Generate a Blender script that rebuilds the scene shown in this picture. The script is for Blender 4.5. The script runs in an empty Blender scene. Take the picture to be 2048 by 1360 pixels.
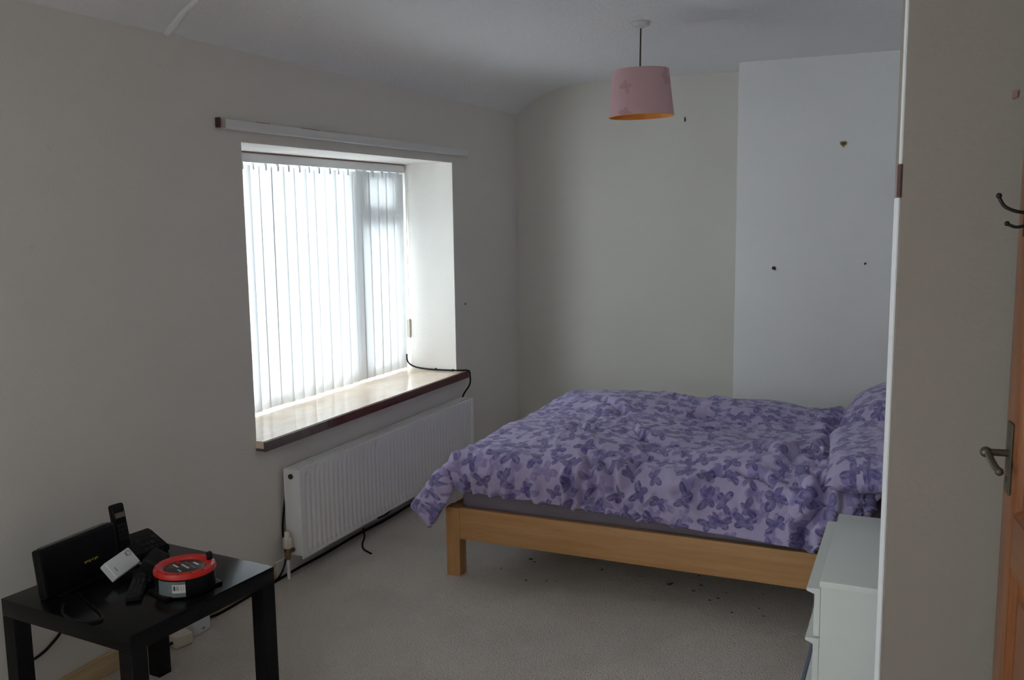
import bpy, bmesh, math, random
import numpy as np
from mathutils import Vector, Matrix, noise
random.seed(7)
SC = bpy.context.scene
COL = SC.collection
R = math.radians

# ---------------------------------------------------------------- camera
F_PX = 1848.3
YAW, PITCH, ROLL = -0.42017, 0.13504, 0.013298
fw = Vector((math.sin(YAW) * math.cos(PITCH), math.cos(YAW) * math.cos(PITCH), -math.sin(PITCH)))
rt = Vector((math.cos(YAW), -math.sin(YAW), 0))
dn = fw.cross(rt)
rt2 = rt * math.cos(ROLL) + dn * math.sin(ROLL)
dn2 = dn * math.cos(ROLL) - rt * math.sin(ROLL)
cam = bpy.data.cameras.new('camera')
cam.sensor_width = 36
cam.lens = F_PX / 2048 * 36
cam.clip_start = .02
co = bpy.data.objects.new('camera', cam)
m3 = Matrix((rt2, -dn2, -fw)).transposed()
co.matrix_world = Matrix.Translation((0, 0, 1.5)) @ m3.to_4x4()
COL.objects.link(co)
SC.camera = co

# ---------------------------------------------------------------- sky: bright even overcast
SKY_STRENGTH = 25.0
w = bpy.data.worlds.new('overcast_sky')
w.use_nodes = True
SC.world = w
bg = w.node_tree.nodes['Background']
bg.inputs[0].default_value = (.86, .94, 1.0, 1)
bg.inputs[1].default_value = SKY_STRENGTH
# portal: guides the sampling of the sky through the seen and the added window opening (adds no light)
W2 = (-1.40, .00, .61, 1.79)       # unseen window added behind the viewer for fill light: y0, y1, z0, z1
for sy, sz, cy, cz in ((1.80, 1.24, 3.775, 1.2), (W2[1] - W2[0], W2[3] - W2[2], (W2[0] + W2[1]) / 2, (W2[2] + W2[3]) / 2)):
    pl = bpy.data.lights.new('window_portal', 'AREA')
    pl.shape = 'RECTANGLE'
    pl.size, pl.size_y = sz, sy
    pl.cycles.is_portal = True
    po = bpy.data.objects.new('window_portal', pl)
    po.location = (-2.955, cy, cz)
    po.rotation_euler = (0, R(-90), 0)
    COL.objects.link(po)

# ---------------------------------------------------------------- view
vs = SC.view_settings
vs.view_transform = 'Standard'
vs.look = 'None'
vs.gamma = 1
vs.use_curve_mapping = False
vs.exposure = 0.2
SC.cycles.max_bounces = 14
SC.cycles.diffuse_bounces = 8
SC.cycles.transmission_bounces = 8
SC.cycles.transparent_max_bounces = 12
SC.cycles.sample_clamp_indirect = 8
SC.cycles.caustics_reflective = False
SC.cycles.caustics_refractive = False
SC.cycles.use_denoising = True

# ================================================================ materials
def srgb(r, g, b):
    f = lambda c: (c / 255 / 12.92) if c / 255 <= .04045 else ((c / 255 + .055) / 1.055) ** 2.4
    return (f(r), f(g), f(b))

class NT:
    """tiny node helper"""
    def __init__(s, name):
        s.m = bpy.data.materials.new(name)
        s.m.use_nodes = True
        s.t = s.m.node_tree
        s.t.nodes.clear()
        s.out = s.t.nodes.new('ShaderNodeOutputMaterial')
    def n(s, kind, **kw):
        nd = s.t.nodes.new(kind)
        for k, v in kw.items():
            setattr(nd, k, v)
        return nd
    def put(s, sock, v):
        if isinstance(v, bpy.types.NodeSocket):
            s.t.links.new(v, sock)
        elif v is not None:
            if isinstance(v, tuple) and len(v) == 3 and sock.type == 'RGBA':
                v = (*v, 1)
            sock.default_value = v
    def math(s, op, a, b=None, c=None, clamp=False):
        nd = s.n('ShaderNodeMath', operation=op, use_clamp=clamp)
        s.put(nd.inputs[0], a)
        if b is not None: s.put(nd.inputs[1], b)
        if c is not None: s.put(nd.inputs[2], c)
        return nd.outputs[0]
    def mix(s, f, a, b):
        nd = s.n('ShaderNodeMix', data_type='RGBA')
        s.put(nd.inputs[0], f); s.put(nd.inputs[6], a); s.put(nd.inputs[7], b)
        return nd.outputs[2]
    def ramp(s, f, lo, hi):
        nd = s.n('ShaderNodeMapRange', interpolation_type='SMOOTHSTEP')
        s.put(nd.inputs[0], f); nd.inputs[1].default_value = lo; nd.inputs[2].default_value = hi
        return nd.outputs[0]
    def coord(s, kind='Object'):
        return s.n('ShaderNodeTexCoord').outputs[kind]
    def mapping(s, v, scale=(1, 1, 1), rot=(0, 0, 0), loc=(0, 0, 0)):
        nd = s.n('ShaderNodeMapping')
        s.put(nd.inputs[0], v)
        nd.inputs[1].default_value = loc; nd.inputs[2].default_value = rot; nd.inputs[3].default_value = scale
        return nd.outputs[0]
    def noise(s, v, scale, detail=3, rough=.5):
        nd = s.n('ShaderNodeTexNoise')
        s.put(nd.inputs['Vector'], v)
        nd.inputs['Scale'].default_value = scale; nd.inputs['Detail'].default_value = detail
        nd.inputs['Roughness'].default_value = rough
        return nd.outputs[0]
    def bump(s, h, strength, dist=.01):
        nd = s.n('ShaderNodeBump')
        s.put(nd.inputs['Height'], h)
        nd.inputs['Strength'].default_value = strength; nd.inputs['Distance'].default_value = dist
        return nd.outputs[0]
    def bsdf(s, color, rough=.6, metal=0., spec=.5, normal=None, coat=0., sheen=0.):
        b = s.n('ShaderNodeBsdfPrincipled')
        s.put(b.inputs['Base Color'], color)
        s.put(b.inputs['Roughness'], rough)
        b.inputs['Metallic'].default_value = metal
        b.inputs['Specular IOR Level'].default_value = spec
        b.inputs['Coat Weight'].default_value = coat
        b.inputs['Sheen Weight'].default_value = sheen
        if normal is not None: s.put(b.inputs['Normal'], normal)
        return b.outputs[0]
    def done(s, sh):
        s.t.links.new(sh, s.out.inputs[0])
        return s.m

def plain(name, color, rough=.5, metal=0., spec=.5, var=.06, scale=40, bump=0., bscale=200, coat=0.):
    k = NT(name)
    c = k.coord()
    nz = k.noise(c, scale, 3)
    dark = tuple(x * (1 - var) for x in color)
    lite = tuple(min(1, x * (1 + var)) for x in color)
    col = k.mix(nz, dark, lite)
    nrm = k.bump(k.noise(c, bscale, 3), bump, .002) if bump else None
    return k.done(k.bsdf(col, rough, metal, spec, nrm, coat))

def paint(name, color, blot=.035, bump=.25, bscale=90, rough=.75, specks=True):
    """emulsion paint with faint blotches, roller texture"""
    k = NT(name)
    c = k.coord()
    big = k.noise(c, 1.3, 3)
    col = k.mix(big, tuple(x * (1 - blot) for x in color), tuple(min(1, x * (1 + blot)) for x in color))
    if specks:
        v = k.noise(c, 9, 2)
        col = k.mix(k.ramp(v, .74, .80), col, tuple(x * .86 for x in color))
    h = k.math('ADD', k.noise(c, bscale, 4), k.math('MULTIPLY', k.noise(c, 7, 2), 1.4))
    return k.done(k.bsdf(col, rough, 0, .3, k.bump(h, bump, .004)))

M = {}
M['wall'] = paint('cream_wall_paint', (.71, .68, .64))
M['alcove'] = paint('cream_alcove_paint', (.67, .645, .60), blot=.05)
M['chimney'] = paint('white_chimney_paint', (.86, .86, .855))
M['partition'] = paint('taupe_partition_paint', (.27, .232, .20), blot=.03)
M['white'] = plain('white_gloss_paint', (.72, .72, .72), .35, var=.05, scale=6)
M['upvc'] = plain('white_upvc', (.75, .76, .77), .3, var=.02)
M['chest'] = plain('white_melamine', (.67, .69, .665), .4, var=.03, scale=5)

def mk_ceiling():
    k = NT('stippled_white_ceiling')
    c = k.coord()
    col = k.mix(k.noise(c, 1.1, 3), (.79, .79, .80), (.85, .85, .86))
    st = k.n('ShaderNodeTexVoronoi'); k.put(st.inputs['Vector'], c); st.inputs['Scale'].default_value = 55
    h = k.math('ADD', k.noise(c, 45, 5, .65), k.math('MULTIPLY', st.outputs[0], .5))
    return k.done(k.bsdf(col, .85, 0, .2, k.bump(h, .55, .008)))
M['ceiling'] = mk_ceiling()

def mk_carpet():
    k = NT('beige_loop_carpet')
    c = k.coord()
    v = k.n('ShaderNodeTexVoronoi'); k.put(v.inputs['Vector'], c); v.inputs['Scale'].default_value = 210
    fine = k.noise(c, 330, 2)
    big = k.noise(c, 2.2, 4)
    col = k.mix(k.ramp(fine, .3, .7), (.46, .41, .365), (.74, .67, .61))
    col = k.mix(k.math('MULTIPLY', k.ramp(big, .42, .75), .4), col, (.40, .35, .31))
    sp = k.noise(c, 120, 2)
    col = k.mix(k.math('MULTIPLY', k.ramp(sp, .60, .70), .4), col, (.22, .19, .165))
    h = k.math('SUBTRACT', k.math('MULTIPLY', fine, .6), v.outputs[0])
    return k.done(k.bsdf(col, .95, 0, .1, k.bump(h, .8, .006), sheen=.15))
M['carpet'] = mk_carpet()

def mk_wood(name, dark, lite, axis='x', rough=.45, ring=14, knots=False, coat=0.):
    k = NT(name)
    c = k.coord()
    sc = {'x': (1.1, 14, 14), 'y': (14, 1.1, 14), 'z': (14, 14, 1.1)}[axis]
    mp = k.mapping(c, sc)
    g = k.noise(mp, 2.2, 6, .6)
    fine = k.noise(k.mapping(c, tuple(x * 7 for x in sc)), 2.5, 3)
    col = k.mix(k.ramp(g, .3, .72), dark, lite)
    col = k.mix(k.math('MULTIPLY', k.ramp(fine, .55, .8), .35), col, tuple(x * .6 for x in dark))
    if knots:
        v = k.n('ShaderNodeTexVoronoi'); k.put(v.inputs['Vector'], k.mapping(c, (3, 3, 1.7))); v.inputs['Scale'].default_value = 2.2
        col = k.mix(k.ramp(v.outputs[0], .10, .04), col, tuple(x * .25 for x in dark))
    return k.done(k.bsdf(col, rough, 0, .4, k.bump(fine, .12, .002), coat))
M['beech_x'] = mk_wood('beech_veneer_lengthwise', (.46, .235, .092), (.56, .31, .135), 'x')
M['beech_y'] = mk_wood('beech_veneer_crosswise', (.46, .235, .092), (.56, .31, .135), 'y')
M['beech_z'] = mk_wood('beech_veneer_upright', (.45, .225, .088), (.55, .30, .128), 'z')
M['slat'] = mk_wood('pale_pine_slat', (.5, .36, .2), (.62, .47, .28), 'y')
M['pine_z'] = mk_wood('orange_varnished_pine_upright', (.165, .048, .012), (.26, .088, .024), 'z', .28, knots=True, coat=.3)
M['pine_y'] = mk_wood('orange_varnished_pine_across', (.155, .044, .011), (.245, .082, .022), 'y', .28, coat=.3)
M['skirting'] = mk_wood('bare_pine_skirting', (.50, .36, .19), (.66, .50, .29), 'y', .6)

def mk_sill():
    k = NT('peach_marble_laminate')
    c = k.coord()
    n1 = k.noise(k.mapping(c, (2.2, 1, 1), (0, 0, .5)), 5, 6, .62)
    n2 = k.noise(c, 17, 5, .6)
    col = k.mix(k.ramp(n1, .3, .7), (.80, .61, .45), (.87, .74, .61))
    col = k.mix(k.math('MULTIPLY', k.ramp(n2, .55, .72), .4), col, (.68, .44, .28))
    return k.done(k.bsdf(col, .16, 0, .55))
M['sill'] = mk_sill()

def mk_nose():
    k = NT('worn_maroon_sill_edging')
    c = k.coord()
    sx = k.n('ShaderNodeSeparateXYZ'); k.put(sx.inputs[0], c)
    t = k.math('ADD', sx.outputs[1], k.math('MULTIPLY', k.math('SUBTRACT', k.noise(c, 9, 4), .5), .5))
    red = k.mix(k.noise(c, 20, 3), (.075, .016, .016), (.125, .03, .028))
    grey = k.mix(k.noise(c, 25, 3), (.13, .095, .095), (.20, .15, .15))
    return k.done(k.bsdf(k.mix(k.ramp(t, -.62, -.30), grey, red), .45, 0, .4))
M['nose'] = mk_nose()

def mk_vane():
    k = NT('translucent_white_blind_fabric')
    c = k.coord()
    weave = k.noise(k.mapping(c, (60, 60, 260)), 6, 2)
    col = k.mix(weave, (.74, .75, .755), (.82, .83, .835))
    d = k.n('ShaderNodeBsdfDiffuse'); k.put(d.inputs[0], col)
    t = k.n('ShaderNodeBsdfTranslucent'); k.put(t.inputs[0], col)
    mx = k.n('ShaderNodeMixShader'); mx.inputs[0].default_value = VANE_TRANS
    k.put(mx.inputs[1], d.outputs[0]); k.put(mx.inputs[2], t.outputs[0])
    return k.done(mx.outputs[0])
VANE_TRANS = .074
M['vane'] = mk_vane()

def mk_glass():
    k = NT('clear_window_glass')
    t = k.n('ShaderNodeBsdfTransparent'); t.inputs[0].default_value = (.93, .95, .95, 1)
    g = k.n('ShaderNodeBsdfGlossy'); g.inputs['Roughness'].default_value = .02
    lw = k.n('ShaderNodeLayerWeight'); fr = k.math('MULTIPLY_ADD', k.math('POWER', lw.outputs['Facing'], 5.0), .9, .03)
    mx = k.n('ShaderNodeMixShader'); k.put(mx.inputs[0], fr)
    k.put(mx.inputs[1], t.outputs[0]); k.put(mx.inputs[2], g.outputs[0])
    return k.done(mx.outputs[0])
M['glass'] = mk_glass()

def butterfly_mask(k, uv, cell, size, seed, keep=1.0):
    """mask of small butterflies strewn over uv (metres); returns (mask, wing pattern)"""
    v = k.mapping(uv, (1 / cell, 1 / cell, 0), loc=(seed, seed * .7, 0))
    vo = k.n('ShaderNodeTexVoronoi', voronoi_dimensions='2D')
    k.put(vo.inputs['Vector'], v)
    vo.inputs['Scale'].default_value = 1; vo.inputs['Randomness'].default_value = .6
    sub = k.n('ShaderNodeVectorMath', operation='SUBTRACT')
    k.put(sub.inputs[0], v); k.put(sub.inputs[1], vo.outputs['Position'])
    sep0 = k.n('ShaderNodeSeparateXYZ'); k.put(sep0.inputs[0], vo.outputs['Color'])
    rot = k.n('ShaderNodeVectorRotate', rotation_type='Z_AXIS')
    k.put(rot.inputs['Vector'], sub.outputs[0])
    k.put(rot.inputs['Angle'], k.math('MULTIPLY', sep0.outputs[0], 6.283))
    s = k.n('ShaderNodeSeparateXYZ'); k.put(s.inputs[0], rot.outputs[0])
    sz = k.math('MULTIPLY_ADD', sep0.outputs[1], .35 * size, .75 * size)
    x = k.math('DIVIDE', k.math('ABSOLUTE', s.outputs[0]), sz)
    y = k.math('DIVIDE', s.outputs[1], sz)
    def ell(cx, cy, rx, ry, sh):
        xx = k.math('SUBTRACT', x, cx)
        yy = k.math('SUBTRACT', k.math('SUBTRACT', y, cy), k.math('MULTIPLY', xx, sh))
        a = k.math('POWER', k.math('ABSOLUTE', k.math('DIVIDE', xx, rx)), 2.0)
        b = k.math('POWER', k.math('ABSOLUTE', k.math('DIVIDE', yy, ry)), 2.0)
        return k.math('ADD', a, b)
    up = ell(.50, .30, .47, .36, .45)
    lo = ell(.36, -.30, .36, .34, -.25)
    body = ell(0, -.05, .06, .42, 0)
    d = k.math('MINIMUM', k.math('MINIMUM', up, lo), body)
    mask = k.ramp(d, 1.12, .88)
    # wings: darker rim, paler spots between the veins
    vein = k.math('SINE', k.math('MULTIPLY', k.math('ARCTAN2', y, x), 15))
    pat = k.math('MULTIPLY', k.ramp(d, .72, .3), k.ramp(vein, -.1, .6))
    if keep < 1:
        mask = k.math('MULTIPLY', mask, k.math('LESS_THAN', sep0.outputs[2], keep))
    return mask, pat

def mk_duvet():
    k = NT('lilac_cotton_with_butterfly_print')
    uv = k.n('ShaderNodeUVMap').outputs[0]
    base = k.mix(k.noise(uv, 26, 4), (.42, .36, .57), (.53, .465, .67))
    m1, p1 = butterfly_mask(k, uv, .082, .50, 3.1)
    m2, p2 = butterfly_mask(k, uv, .074, .50, 17.7, .85)
    blot = k.ramp(k.noise(uv, 60, 3), .35, .65)
    col = k.mix(k.math('MULTIPLY', m2, k.math('MULTIPLY_ADD', blot, .35, .35)), base, (.20, .16, .42))
    wing = k.mix(p1, (.095, .08, .25), (.22, .185, .42))
    col = k.mix(k.math('MULTIPLY', m1, k.math('MULTIPLY_ADD', blot, .35, .55)), col, wing)
    wv = k.noise(uv, 900, 2)
    crease = k.noise(k.mapping(uv, (1, 1.6, 1)), 22, 5, .6)
    h = k.math('ADD', k.math('MULTIPLY', wv, .12), crease)
    return k.done(k.bsdf(col, .9, 0, .15, k.bump(h, .5, .014), sheen=.2))
M['duvet'] = mk_duvet()

def mk_sheet():
    k = NT('purple_grey_fitted_sheet')
    c = k.coord()
    col = k.mix(k.noise(c, 8, 3), (.20, .172, .215), (.27, .235, .285))
    h = k.noise(k.mapping(c, (2, 4, 9)), 5, 4, .6)
    return k.done(k.bsdf(col, .92, 0, .1, k.bump(h, .5, .01), sheen=.2))
M['sheet'] = mk_sheet()

def mk_shade():
    k = NT('pink_lampshade_fabric_with_butterflies')
    uv = k.n('ShaderNodeUVMap').outputs[0]
    m1, p1 = butterfly_mask(k, uv, .115, .33, 5.3, .75)
    base = k.mix(k.noise(uv, 15, 3), (.66, .42, .45), (.72, .48, .51))
    line = k.math('MULTIPLY', m1, k.math('SUBTRACT', 1.0, p1))
    col = k.mix(k.math('MULTIPLY', line, .5), base, (.42, .20, .22))
    d = k.bsdf(col, .8, 0, .2, k.bump(m1, .4, .004))
    t = k.n('ShaderNodeBsdfTranslucent'); k.put(t.inputs[0], (.55, .26, .26))
    mx = k.n('ShaderNodeMixShader'); mx.inputs[0].default_value = .12
    k.put(mx.inputs[1], d); k.put(mx.inputs[2], t.outputs[0])
    return k.done(mx.outputs[0])
M['shade'] = mk_shade()
M['lining'] = plain('orange_shade_lining', (.78, .33, .07), .6, var=.08)
M['cord'] = plain('grey_brown_cord', (.07, .058, .04), .7, spec=.2)
M['black_lack'] = plain('black_lacquered_board', (.0045, .0048, .006), .20, var=.2, scale=3, spec=.18)
M['black'] = plain('black_plastic', (.0045, .0045, .005), .35, var=.15, spec=.15)
M['blackmatt'] = plain('matt_black_plastic', (.006, .006, .0065), .6, var=.15, spec=.25)
M['greyplastic'] = plain('dark_grey_plastic', (.04, .04, .042), .45)
M['keys'] = plain('charcoal_rubber_keys', (.018, .018, .02), .6, spec=.25)
M['greystrip'] = plain('grey_vent_strip', (.085, .083, .08), .5)
M['beige_label'] = plain('faded_beige_label', (.16, .14, .11), .6)
M['whiteplastic'] = plain('white_plastic', (.64, .65, .67), .4, var=.03)
M['offwhite'] = plain('cream_plastic', (.62, .58, .48), .45, var=.04)
M['grime'] = plain('grimy_cream_plastic', (.45, .40, .33), .6, var=.2, scale=60)
M['red'] = plain('red_plastic', (.56, .020, .014), .35, var=.08)
M['redink'] = plain('red_print', (.5, .02, .02), .5)
M['whiteink'] = plain('white_print', (.6, .62, .62), .5)
M['yellowink'] = plain('yellow_print', (.40, .25, .03), .5)
M['greyink'] = plain('grey_print', (.2, .2, .21), .5)
M['decal'] = plain('green_black_decal', (.022, .03, .026), .3, var=.4, scale=90)
M['clearfilm'] = plain('grey_plastic_film', (.16, .19, .19), .25, var=.2)
M['radiator'] = plain('white_radiator_enamel', (.84, .83, .84), .35, var=.03, scale=4)
M['darkgap'] = plain('dark_steel_inside', (.10, .095, .09), .7)
M['brass'] = plain('dull_pewter_brass', (.105, .088, .062), .45, metal=.6, var=.25, scale=60)
M['iron'] = plain('black_iron', (.012, .011, .011), .5, metal=.3)
M['gold'] = plain('tarnished_gold', (.25, .18, .05), .4, metal=.6, var=.3, scale=120)
M['copper'] = plain('dull_copper_pipe', (.20, .12, .08), .5, metal=.4, var=.2)
M['plaster'] = plain('bare_reddish_plaster', (.30, .16, .14), .9, var=.3, scale=60)
M['chip'] = plain('dark_red_old_paint', (.10, .045, .045), .8, var=.4, scale=90)
M['darkhole'] = plain('dark_filler', (.06, .05, .05), .9, var=.3, scale=120)
M['bluefolder'] = plain('blue_grey_card', (.15, .18, .25), .6)
M['fluff'] = plain('dark_fluff', (.05, .05, .055), 1, var=.3)

def mk_barcode():
    k = NT('barcode_print')
    c = k.coord('Generated')
    s = k.n('ShaderNodeSeparateXYZ'); k.put(s.inputs[0], c)
    n1 = k.n('ShaderNodeTexWhiteNoise', noise_dimensions='1D')
    k.put(n1.inputs['W'], k.math('FLOOR', k.math('MULTIPLY', s.outputs[0], 34)))
    bars = k.math('GREATER_THAN', n1.outputs[0], .5)
    inx = k.math('MULTIPLY', k.math('GREATER_THAN', s.outputs[0], .1), k.math('LESS_THAN', s.outputs[0], .9))
    iny = k.math('MULTIPLY', k.math('GREATER_THAN', s.outputs[2], .3), k.math('LESS_THAN', s.outputs[2], .85))
    col = k.mix(k.math('MULTIPLY', bars, k.math('MULTIPLY', inx, iny)), (.62, .62, .63), (.03, .03, .03))
    return k.done(k.bsdf(col, .5))
M['barcode'] = mk_barcode()

# ================================================================ mesh helpers
class MB:
    def __init__(s):
        s.bm = bmesh.new()
    def _merge(s, b, mat=None):
        if mat is not None:
            bmesh.ops.transform(b, matrix=mat, verts=b.verts[:])
        me = bpy.data.meshes.new('tmp'); b.to_mesh(me); b.free()
        s.bm.from_mesh(me); bpy.data.meshes.remove(me)
        return s
    def box(s, lo, hi, bev=0., seg=2, mat=None):
        b = bmesh.new(); bmesh.ops.create_cube(b, size=1)
        for v in b.verts:
            v.co = Vector([lo[i] + (v.co[i] + .5) * (hi[i] - lo[i]) for i in range(3)])
        if bev:
            bmesh.ops.bevel(b, geom=b.edges[:], offset=bev, segments=seg, affect='EDGES', profile=.6)
        return s._merge(b, mat)
    def prism(s, poly, vec, bev=0., mat=None):
        """poly: 3-D points of a planar outline, swept by vec"""
        b = bmesh.new()
        a = [b.verts.new(p) for p in poly]; vec = Vector(vec)
        c = [b.verts.new(Vector(p) + vec) for p in poly]
        n = len(a)
        b.faces.new(a); b.faces.new(c[::-1])
        for i in range(n):
            b.faces.new((a[i], c[i], c[(i + 1) % n], a[(i + 1) % n]))
        bmesh.ops.recalc_face_normals(b, faces=b.faces[:])
        if bev:
            bmesh.ops.bevel(b, geom=b.edges[:], offset=bev, segments=2, affect='EDGES')
        return s._merge(b, mat)
    def lathe(s, prof, centre=(0, 0, 0), seg=32, mat=None, closed=True):
        """prof: (radius, z) list, bottom to top"""
        b = bmesh.new(); rings = []
        for r, z in prof:
            if r < 1e-6:
                rings.append([b.verts.new((centre[0], centre[1], centre[2] + z))])
            else:
                rings.append([b.verts.new((centre[0] + r * math.cos(6.28318 * i / seg), centre[1] + r * math.sin(6.28318 * i / seg), centre[2] + z)) for i in range(seg)])
        for p, q in zip(rings, rings[1:]):
            for i in range(seg):
                j = (i + 1) % seg
                if len(p) == 1 and len(q) == 1: continue
                if len(p) == 1: b.faces.new((p[0], q[j], q[i]))
                elif len(q) == 1: b.faces.new((p[i], p[j], q[0]))
                else: b.faces.new((p[i], p[j], q[j], q[i]))
        bmesh.ops.recalc_face_normals(b, faces=b.faces[:])
        return s._merge(b, mat)
    def tube(s, pts, r, sides=8, smooth=6, mat=None, taper=None):
        P = [Vector(p) for p in pts]
        if smooth > 1 and len(P) > 2:
            Q = []
            for i in range(len(P) - 1):
                p0, p1, p2, p3 = P[max(i - 1, 0)], P[i], P[i + 1], P[min(i + 2, len(P) - 1)]
                for k in range(smooth):
                    t = k / smooth
                    Q.append(.5 * ((2 * p1) + (p2 - p0) * t + (2 * p0 - 5 * p1 + 4 * p2 - p3) * t * t + (3 * p1 - p0 - 3 * p2 + p3) * t ** 3))
            Q.append(P[-1]); P = Q
        b = bmesh.new(); rings = []
        up = Vector((0, 0, 1))
        for i, p in enumerate(P):
            d = (P[min(i + 1, len(P) - 1)] - P[max(i - 1, 0)]).normalized()
            a = d.cross(up)
            if a.length < .05: a = d.cross(Vector((1, 0, 0)))
            a.normalize(); c = a.cross(d).normalized(); up = c
            rr = r if taper is None else r * (1 + (taper - 1) * i / (len(P) - 1))
            rings.append([b.verts.new(p + (a * math.cos(6.28318 * k / sides) + c * math.sin(6.28318 * k / sides)) * rr) for k in range(sides)])
        for p, q in zip(rings, rings[1:]):
            for k in range(sides):
                b.faces.new((p[k], p[(k + 1) % sides], q[(k + 1) % sides], q[k]))
        b.faces.new(rings[0]); b.faces.new(rings[-1][::-1])
        bmesh.ops.recalc_face_normals(b, faces=b.faces[:])
        return s._merge(b, mat)
    def ball(s, c, r, scale=(1, 1, 1), seg=16, mat=None):
        b = bmesh.new(); bmesh.ops.create_uvsphere(b, u_segments=seg, v_segments=seg // 2, radius=1)
        for v in b.verts:
            v.co = Vector((c[0] + v.co.x * r * scale[0], c[1] + v.co.y * r * scale[1], c[2] + v.co.z * r * scale[2]))
        return s._merge(b, mat)
    def build(s, name, mat, parent=None, world=False, smooth=True, angle=35):
        """world=True: the shapes are in room coordinates, moved into the parent's frame"""
        me = bpy.data.meshes.new(name)
        s.bm.to_mesh(me); s.bm.free()
        if world and parent is not None:
            top = Matrix.Identity(4); p = parent
            chain = []
            while p is not None: chain.append(p); p = p.parent
            for p in reversed(chain): top = top @ p.matrix_basis
            me.transform(top.inverted())
        return link(name, me, mat, parent, smooth, angle)

def link(name, me, mat, parent=None, smooth=True, angle=35):
    if mat is not None: me.materials.append(M[mat] if isinstance(mat, str) else mat)
    if smooth:
        me.polygons.foreach_set('use_smooth', [True] * len(me.polygons))
        me.set_sharp_from_angle(angle=R(angle))
    o = bpy.data.objects.new(name, me)
    COL.objects.link(o)
    if parent is not None: o.parent = parent
    return o

def tag(o, label=None, cat=None, group=None, kind=None):
    if label: o['label'] = label
    if cat: o['category'] = cat
    if group: o['group'] = group
    if kind: o['kind'] = kind
    return o

def thing(name, label, cat, loc=(0, 0, 0), rotz=0., group=None, kind=None):
    o = bpy.data.objects.new(name, None)
    o.empty_display_size = .1
    o.location = loc; o.rotation_euler = (0, 0, rotz)
    COL.objects.link(o)
    return tag(o, label, cat, group, kind)

def struct(name, mb, mat, label, cat):
    return tag(mb.build(name, mat), label, cat, kind='structure')

# ================================================================ the room
XW = -2.43          # inner face of the window wall
YB = 5.56           # back of the alcove
YC = 5.23           # face of the chimney breast
ZC = 2.30           # flat ceiling
OY0, OY1, OZ0, OZ1 = 2.90, 4.65, .575, 1.79   # window opening
XO = -2.95          # outer face of the wall

struct('floor', MB().box((-2.95, -2.0, -.12), (1.75, 5.66, 0)), 'carpet', 'beige flecked carpet covering the bedroom floor', 'floor')

mb = MB()
mb.box((XO, -2.0, 0), (XW, W2[0], 2.6)).box((XO, W2[0], 0), (XW, W2[1], W2[2])).box((XO, W2[0], W2[3]), (XW, W2[1], 2.6)).box((XO, W2[1], 0), (XW, OY0, 2.6)).box((XO, OY1, 0), (XW, 5.66, 2.6))
mb.box((XO, OY0, 0), (XW, OY1, OZ0)).box((XO, OY0, OZ1), (XW, OY1, 2.6))
struct('wall_window', mb, 'wall', 'cream painted wall with deep window recess', 'wall')
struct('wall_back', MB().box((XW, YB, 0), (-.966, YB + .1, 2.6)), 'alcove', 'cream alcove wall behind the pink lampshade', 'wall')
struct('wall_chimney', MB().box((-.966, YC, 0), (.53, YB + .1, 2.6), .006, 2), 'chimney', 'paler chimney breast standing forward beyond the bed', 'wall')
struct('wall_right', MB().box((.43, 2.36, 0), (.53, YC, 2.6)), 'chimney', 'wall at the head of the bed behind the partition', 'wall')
struct('wall_near', MB().box((XW, -2.0, 0), (1.75, -1.9, 2.6)), 'wall', 'cream wall behind the viewer', 'wall')
mb = MB().box((.33, -1.9, 0), (.43, .60, 2.6)).box((.33, 1.41, 0), (.43, 2.36, 2.6)).box((.33, .60, 2.02), (.43, 1.41, 2.6))
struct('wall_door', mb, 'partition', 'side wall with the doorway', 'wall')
mb = MB().box((1.65, -1.9, 0), (1.75, 2.6, 2.6)).box((.43, 2.26, 0), (1.65, 2.36, 2.6))
struct('wall_landing', mb, 'wall', 'landing wall beyond the doorway', 'wall')
# partition between the doorway and the bed, chamfered corner towards the window
PX = -.068
mb = MB().prism([(PX + .012, 2.25, 0), (.33, 2.25, 0), (.33, 2.36, 0), (PX, 2.36, 0), (PX, 2.262, 0)], (0, 0, 2.6))
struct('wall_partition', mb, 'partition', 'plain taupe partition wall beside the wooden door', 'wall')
# painted timber edge along the partition's corner
tr = thing('trim_1', 'narrow white timber edge down the partition corner', 'trim', (PX, 2.25, 0), kind='structure')
def edge(z0, z1, wd, off):
    # a strip set on the splayed corner, its face turned to the room
    a = Vector((PX + .0135, 2.248, z0)); n = Vector((-.75, -.66, 0)).normalized(); t = Vector((-.66, .75, 0)).normalized()
    p = [a + n * off, a + t * wd + n * off, a + t * wd - n * .01, a - n * .01]
    return MB().prism(p, (0, 0, z1 - z0), .0015)
edge(0, 1.525, .017, .004).build('lower_strip', 'white', tr, world=True)
edge(1.60, 2.6, .010, .002).build('upper_strip', 'white', tr, world=True)
edge(1.525, 1.60, .014, .001).build('bare_patch', 'chip', tr, world=True)

# ceiling: flat, coving down to the window wall in one sweep
prof = [(-2.43, 2.134), (-2.40, 2.158), (-2.37, 2.182), (-2.338, 2.204), (-2.30, 2.224), (-2.26, 2.242), (-2.217, 2.258), (-2.17, 2.273), (-2.12, 2.285), (-2.066, 2.293), (-2.0, 2.298), (-1.9, ZC), (1.75, ZC)]
poly = [(x, -2.0, z) for x, z in prof] + [(1.75, -2.0, 2.6), (-2.43, -2.0, 2.6)]
struct('ceiling', MB().prism(poly, (0, 7.66, 0)), 'ceiling', 'white stippled ceiling sloping down in a cove over the window wall', 'ceiling')
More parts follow.
